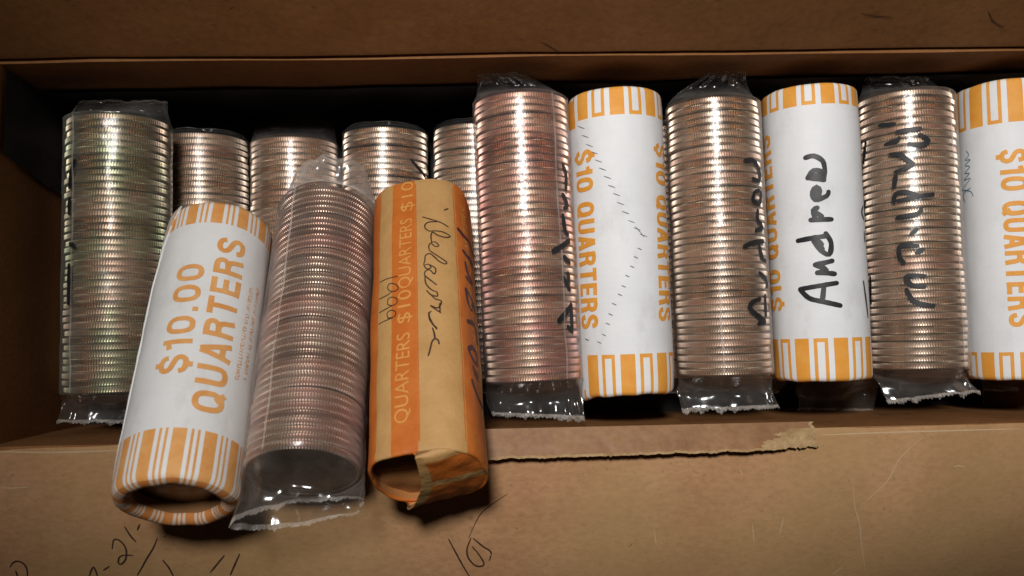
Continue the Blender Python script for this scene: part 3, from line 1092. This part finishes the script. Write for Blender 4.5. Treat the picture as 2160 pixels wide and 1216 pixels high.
P11, _ = paper_roll('white paper coin roll with tiny blue pen script, cut off at the right', (2116, 159, ZU + 0.2), (2148, 804, ZU + 0.2), deco_P11, G_PAPER,
                    band_b=7.4, band_t=12.0, stripes=STRIPES, paper='paper', orange='orange', phase=-0.55, seed=3.0,
                    end_off=lambda th, e: 0.3 * nz(math.cos(th) * 2, math.sin(th) * 2, 9.0 + e))


# ------------------------------------------------------------------ three rolls leaning out over the front edge
def deco_A(mb, ro):
    block(mb, ro, '$10.00', ro.cast(362, 790), ro.cast(404, 557), 6.2, 'orange_dull', up=True)
    block(mb, ro, 'QUARTERS', ro.cast(436, 872), ro.cast(492, 503), 6.6, 'orange_dull', up=True)
    # two lines of small print, too fine to read
    for p0, p1 in (((499, 800), (530, 606)), ((515, 800), (543, 610))):
        (ua, va), (ub, vb) = ro.cast(*p0), ro.cast(*p1)
        t = 0.0
        while t < 1:
            u, v = ua + (ub - ua) * t, va + (vb - va) * t
            a = rnd.uniform(-0.3, 0.3)
            if rnd.random() > 0.1:
                stroke(mb, ro, [(u - .5, v + a), (u + .5, v - a)], 0.2, 'orange_dull', 0, 0.05, True)
                if rnd.random() < .6:
                    q = u + rnd.choice((-.45, 0, .45))
                    stroke(mb, ro, [(q, v), (q, v + .5)], 0.18, 'orange_dull', 0, 0.05, True)
            t += rnd.uniform(0.024, 0.036)
    # overlapping edge of the paper, curling up a little
    L = ro.L
    rows = []
    for k in range(41):
        s = L * (0.06 + 0.935 * k / 40)
        e = -1.22 + 0.62 * (max(0, (s / L - 0.62)) / 0.38) ** 1.3 + 0.05 * nz(s, 0, 0, 0.3)
        row = []
        for j in range(9):
            t = j / 8
            row.append(ro.pt(ro.r * (e - 0.55 * (1 - t)), s, 0.04 + (0.34 * t ** 2 + 0.12 * t * nz(s, 1, 2, 0.25)) * min(1, k / 14)))
        row.append(ro.pt(ro.r * e, s, 0.02))
        rows.append(row)
    mb.grid(rows, lambda i, j: 'orange_dull' if i > 35 and (i + j) % 3 == 0 else 'paper_cream')


A, _ = paper_roll('slanting white paper roll with open end and large orange lettering, front left', (468, 419, 42), (372, 1012, 81), deco_A, None, r=12.6,
                  band_b=11.0, band_t=7.5, stripes=STRIPES_FINE, paper='paper_cream', orange='orange_dull', periods=13, worn=True, phase=0.1, lip=1.9, seed=4.0, bump=0.16,  # worn: lower lip darkened to carry its shade
                  end_off=lambda th, e: 0.5 * nz(math.cos(th) * 2, math.sin(th) * 2, 11.0 + e))

B, _ = wrapped_roll('slanting milky film-wrapped coin roll with crumpled clear tail over the box edge', (692, 388, 36.5), (640, 944, 75.5),
                    (8.5, 13.6, 5.5, 0.0, -0.6, -1.8, .5), (9.0, 9.5, 8.0, 1.0, 4.5, 0.6, .3), 'film_hazy', 40, None, None, 31, r=12.8, wob=0.35, tailkey='film_loose', topkey='film_milk')

# the old kraft wrapper
ro = Roll((893, 378, 39.0), (905, 944, 80.0), 12.6)
root = empty('kraft_coin_roll', ro.matrix())
tag(root, 'slanting orange and tan striped kraft coin roll with cursive handwriting, folded open end', 'coin roll')
LN = ro.L


def radC(th, s):
    n = 2.75
    q = (abs(math.cos(th + .2)) ** n + abs(math.sin(th + .2)) ** n) ** (-1 / n)
    return 11.95 * q + 0.30 * nz(math.cos(th) * 1.5, math.sin(th) * 1.5, s * 0.08) + 0.09 * nz(math.cos(th) * 5, math.sin(th) * 5, s * .3)


ro.rad = radC
edge = [ro.cast(x, 650)[0] / ro.r for x in (797, 801, 826, 830, 878, 881, 971, 976, 1003)]
print('C edges', [round(e, 2) for e in edge], 'L=%.1f' % LN)
zones = [(edge[0], edge[2], 'tan'), (edge[2], edge[4], 'old_orange'), (edge[4], edge[6], 'tan'), (edge[6], edge[8] + .02, 'old_orange'),
         (edge[8] + .02, edge[8] + .2, 'tan'), (edge[8] + .2, 2.6, 'old_orange'), (2.6, 3.4, 'tan'), (3.4, 4.6, 'old_orange'), (4.6, edge[0] + 2 * math.pi, 'old_orange')]
ths = []
for a, b, k in zones:
    n = max(4, int((b - a) / 0.05))
    ths += [(a + (b - a) * i / n, k) for i in range(n)]
mb = MB()
rows, zone = [], []
for k in range(6):                                            # inside of the open lower end
    rows.append([(radC(t, 0) - 1.2 + 0.2 * k / 5, t, 7.5 - 1.5 * k) for t, _ in ths])
    zone.append('in')
for k in range(7):
    f = math.pi * k / 6
    rows.append([(radC(t, 0) - 0.5 - 0.5 * math.cos(f), t, 0.3 - 0.7 * math.sin(f) + 0.5 * nz(math.cos(t) * 2, math.sin(t) * 2, 4.0)) for t, _ in ths])
    zone.append('out')
for k in range(1, 46):
    s = LN * k / 46
    rows.append([(radC(t, s), t, s + (0.5 * nz(math.cos(t) * 2, math.sin(t) * 2, 4.0) if k == 1 else 0)) for t, _ in ths])
    zone.append('out')
for k in range(6):                                            # upper end folded shut
    rows.append([((radC(t, LN)) * (1 - 0.19 * k) - .15, t, LN + (0.5 if k < 5 else 0) - 0.35 * k) for t, _ in ths])
    zone.append('out')
pts = [[(q * math.sin(t), -q * math.cos(t), s) for q, t, s in r] for r in rows]
mb.grid(pts, lambda i, j: 'wrap_in' if zone[i] == 'in' else ths[j][1], True)
# tucked paper across the right half of the lower end
cap = []
nth, nr = 44, 12
for j in range(nr + 1):
    f = j / nr
    row = []
    for i in range(nth + 1):
        t = -0.25 + (3.75 + 0.25) * i / nth
        q = radC(t, 0) - 0.25
        x, y = q * math.sin(t), -q * math.cos(t)
        # chord that bounds the tuck
        ca, cb = Vector((-2.2, -11.6)), Vector((-5.5, 12.6))
        w = min(1, max(0, (y - ca.y) / (cb.y - ca.y)))
        tgt = ca + (cb - ca) * w + Vector((2.0 * math.sin(w * math.pi), 0))
        xx, yy = x + (tgt.x - x) * f, y + (tgt.y - y) * f
        s = -0.25 - 2.2 * math.sin(f * 1.35) * math.sin(min(1, i / nth + .12) * math.pi) - 1.6 * f * f * w + 0.35 * nz(xx * .35, yy * .35, 5.0)
        row.append((xx, yy, s))
    cap.append(row)


def capmat(i, j):
    t = -0.25 + 4.0 * (j + .5) / nth
    if i > 9:
        return 'tan'
    for a, b, k in zones:
        if a <= t < b:
            return k
    return 'tan'


mb.grid(cap, capmat)
back = [[(x, y, s + 0.25) for x, y, s in r] for r in cap]
mb.grid(back[::-1], 'kraft_in')
mb.grid([cap[-1], back[-1]], 'tan')
plug = []                                                     # crumpled paper pressed in behind the tuck
for j in range(9):
    f = 1 - j / 8
    plug.append([((radC(t, 0) - 0.9) * f * math.sin(t), -(radC(t, 0) - 0.9) * f * math.cos(t),
                  1.6 + 0.6 * (1 - f) + 0.9 * nz(f * math.cos(t) * 2.5, f * math.sin(t) * 2.5, 8.0)) for t in [2 * math.pi * i / 48 for i in range(48)]])
mb.grid(plug, 'wrap_in', True)
# printed lettering in the orange stripe, pen and marker on the paper
pitch = [(893, 703, 'QUARTERS'), (682, 612, '$10'), (608, 462, 'QUARTERS'), (446, 384, '$10')]
for y0, y1, txt in pitch:
    xa = 849 + (893 - y0) * 0.024
    xb = 849 + (893 - y1) * 0.024
    letters(mb, ro, txt, ro.cast(xa, y0), ro.cast(xb, y1), 3.7, 'old_yellow', up=True, bold=0.0)
for y0, y1 in ((900, 760), (740, 600), (580, 440)):
    letters(mb, ro, 'QUARTERS', ro.cast(1000 + (y0 - 700) * .085, y0), ro.cast(1000 + (y1 - 700) * .085, y1), 3.0, 'old_yellow', up=True, bold=0.0)
for xs in ((797, 0.5), (880, 0.35), (968, 0.3)):              # thin printed rules beside the stripes
    u = ro.cast(xs[0], 650)[0]
    stroke(mb, ro, [(u, 2.0), (u, LN * .5), (u, LN - 1.0)], xs[1], 'old_orange', 0, 0.03)
px_strokes(mb, ro, [
    [(485, 168), (560, 190), (640, 215), (715, 258)], [(610, 212), (540, 215), (505, 240), (510, 275), (545, 298)],
    [(545, 298), (600, 295), (680, 310), (735, 345), (690, 355), (620, 335), (575, 308), (560, 340), (565, 400)],
    [(565, 400), (600, 395), (632, 430), (600, 437), (560, 408), (540, 430), (545, 470)],
    [(545, 470), (600, 510), (700, 578), (690, 597), (640, 577), (590, 532), (550, 502), (510, 520), (505, 570)],
    [(505, 570), (495, 600), (520, 642), (560, 630), (540, 600), (510, 605)], [(540, 600), (602, 640), (590, 690), (550, 652), (510, 662), (500, 700)],
    [(500, 700), (560, 750), (610, 787)], [(505, 715), (515, 780), (560, 830), (600, 850)], [(520, 840), (560, 880), (620, 892), (612, 850)],
    [(560, 880), (600, 918), (655, 940), (622, 1000), (555, 978), (600, 1012), (648, 1045)], [(640, 960), (642, 1040)],
    [(560, 1030), (540, 1060), (550, 1110), (590, 1165), (612, 1195)], [(680, 105), (715, 92)]], 0.34, 'pen', (780, 420), 4.343, 0.2)
px_strokes(mb, ro, [[(225, 0), (235, 60), (270, 130), (310, 165)], [(265, 165), (285, 230), (290, 280)], [(335, 335), (325, 295), (290, 280), (260, 310), (240, 390), (220, 460)]], 0.4, 'pen', (860, 660), 5.067, 0.2)
px_strokes(mb, ro, [[(95, 765), (170, 730), (255, 710)], [(180, 842), (163, 810), (190, 775), (240, 785), (262, 820), (230, 848), (180, 842)], [(90, 920), (150, 890), (205, 852)],
                    [(165, 968), (170, 920), (210, 900), (250, 920), (245, 960), (200, 978), (165, 968)], [(90, 1045), (150, 1010), (215, 975)],
                    [(170, 1095), (160, 1050), (200, 1020), (240, 1040), (225, 1080), (170, 1095)], [(85, 1150), (140, 1120), (210, 1092)]], 0.26, 'pen', (780, 420), 4.343, 0.2)
px_strokes(mb, ro, [[(845, 280), (900, 350), (955, 430), (985, 520)], [(890, 480), (935, 540), (975, 620)], [(910, 590), (930, 680), (970, 780)], [(920, 720), (960, 780)],
                    [(915, 830), (930, 930), (960, 1010), (975, 960), (945, 880), (918, 830)], [(980, 960), (1000, 1050)]], 1.35, 'violet', (772, 420), 4.343, 0.2)
px_strokes(mb, ro, [[(680, 95), (740, 120), (775, 210)], [(750, 130), (775, 250), (782, 340)], [(690, 390), (720, 470), (780, 560), (770, 440), (730, 372), (690, 385)],
                    [(740, 580), (760, 660), (790, 720)], [(730, 730), (760, 830), (795, 920), (840, 1020)], [(740, 600), (785, 680)]], 1.3, 'violet', (852, 660), 5.067, 0.2)
mb.build('kraft_wrapper', root, True, 45)
c = bpy.data.objects.new('coin', COIN)
COL.objects.link(c)
c.parent = root
c.location = (0, 0, 9.5 * MM)
c.scale = (0.93, 0.93, 1)
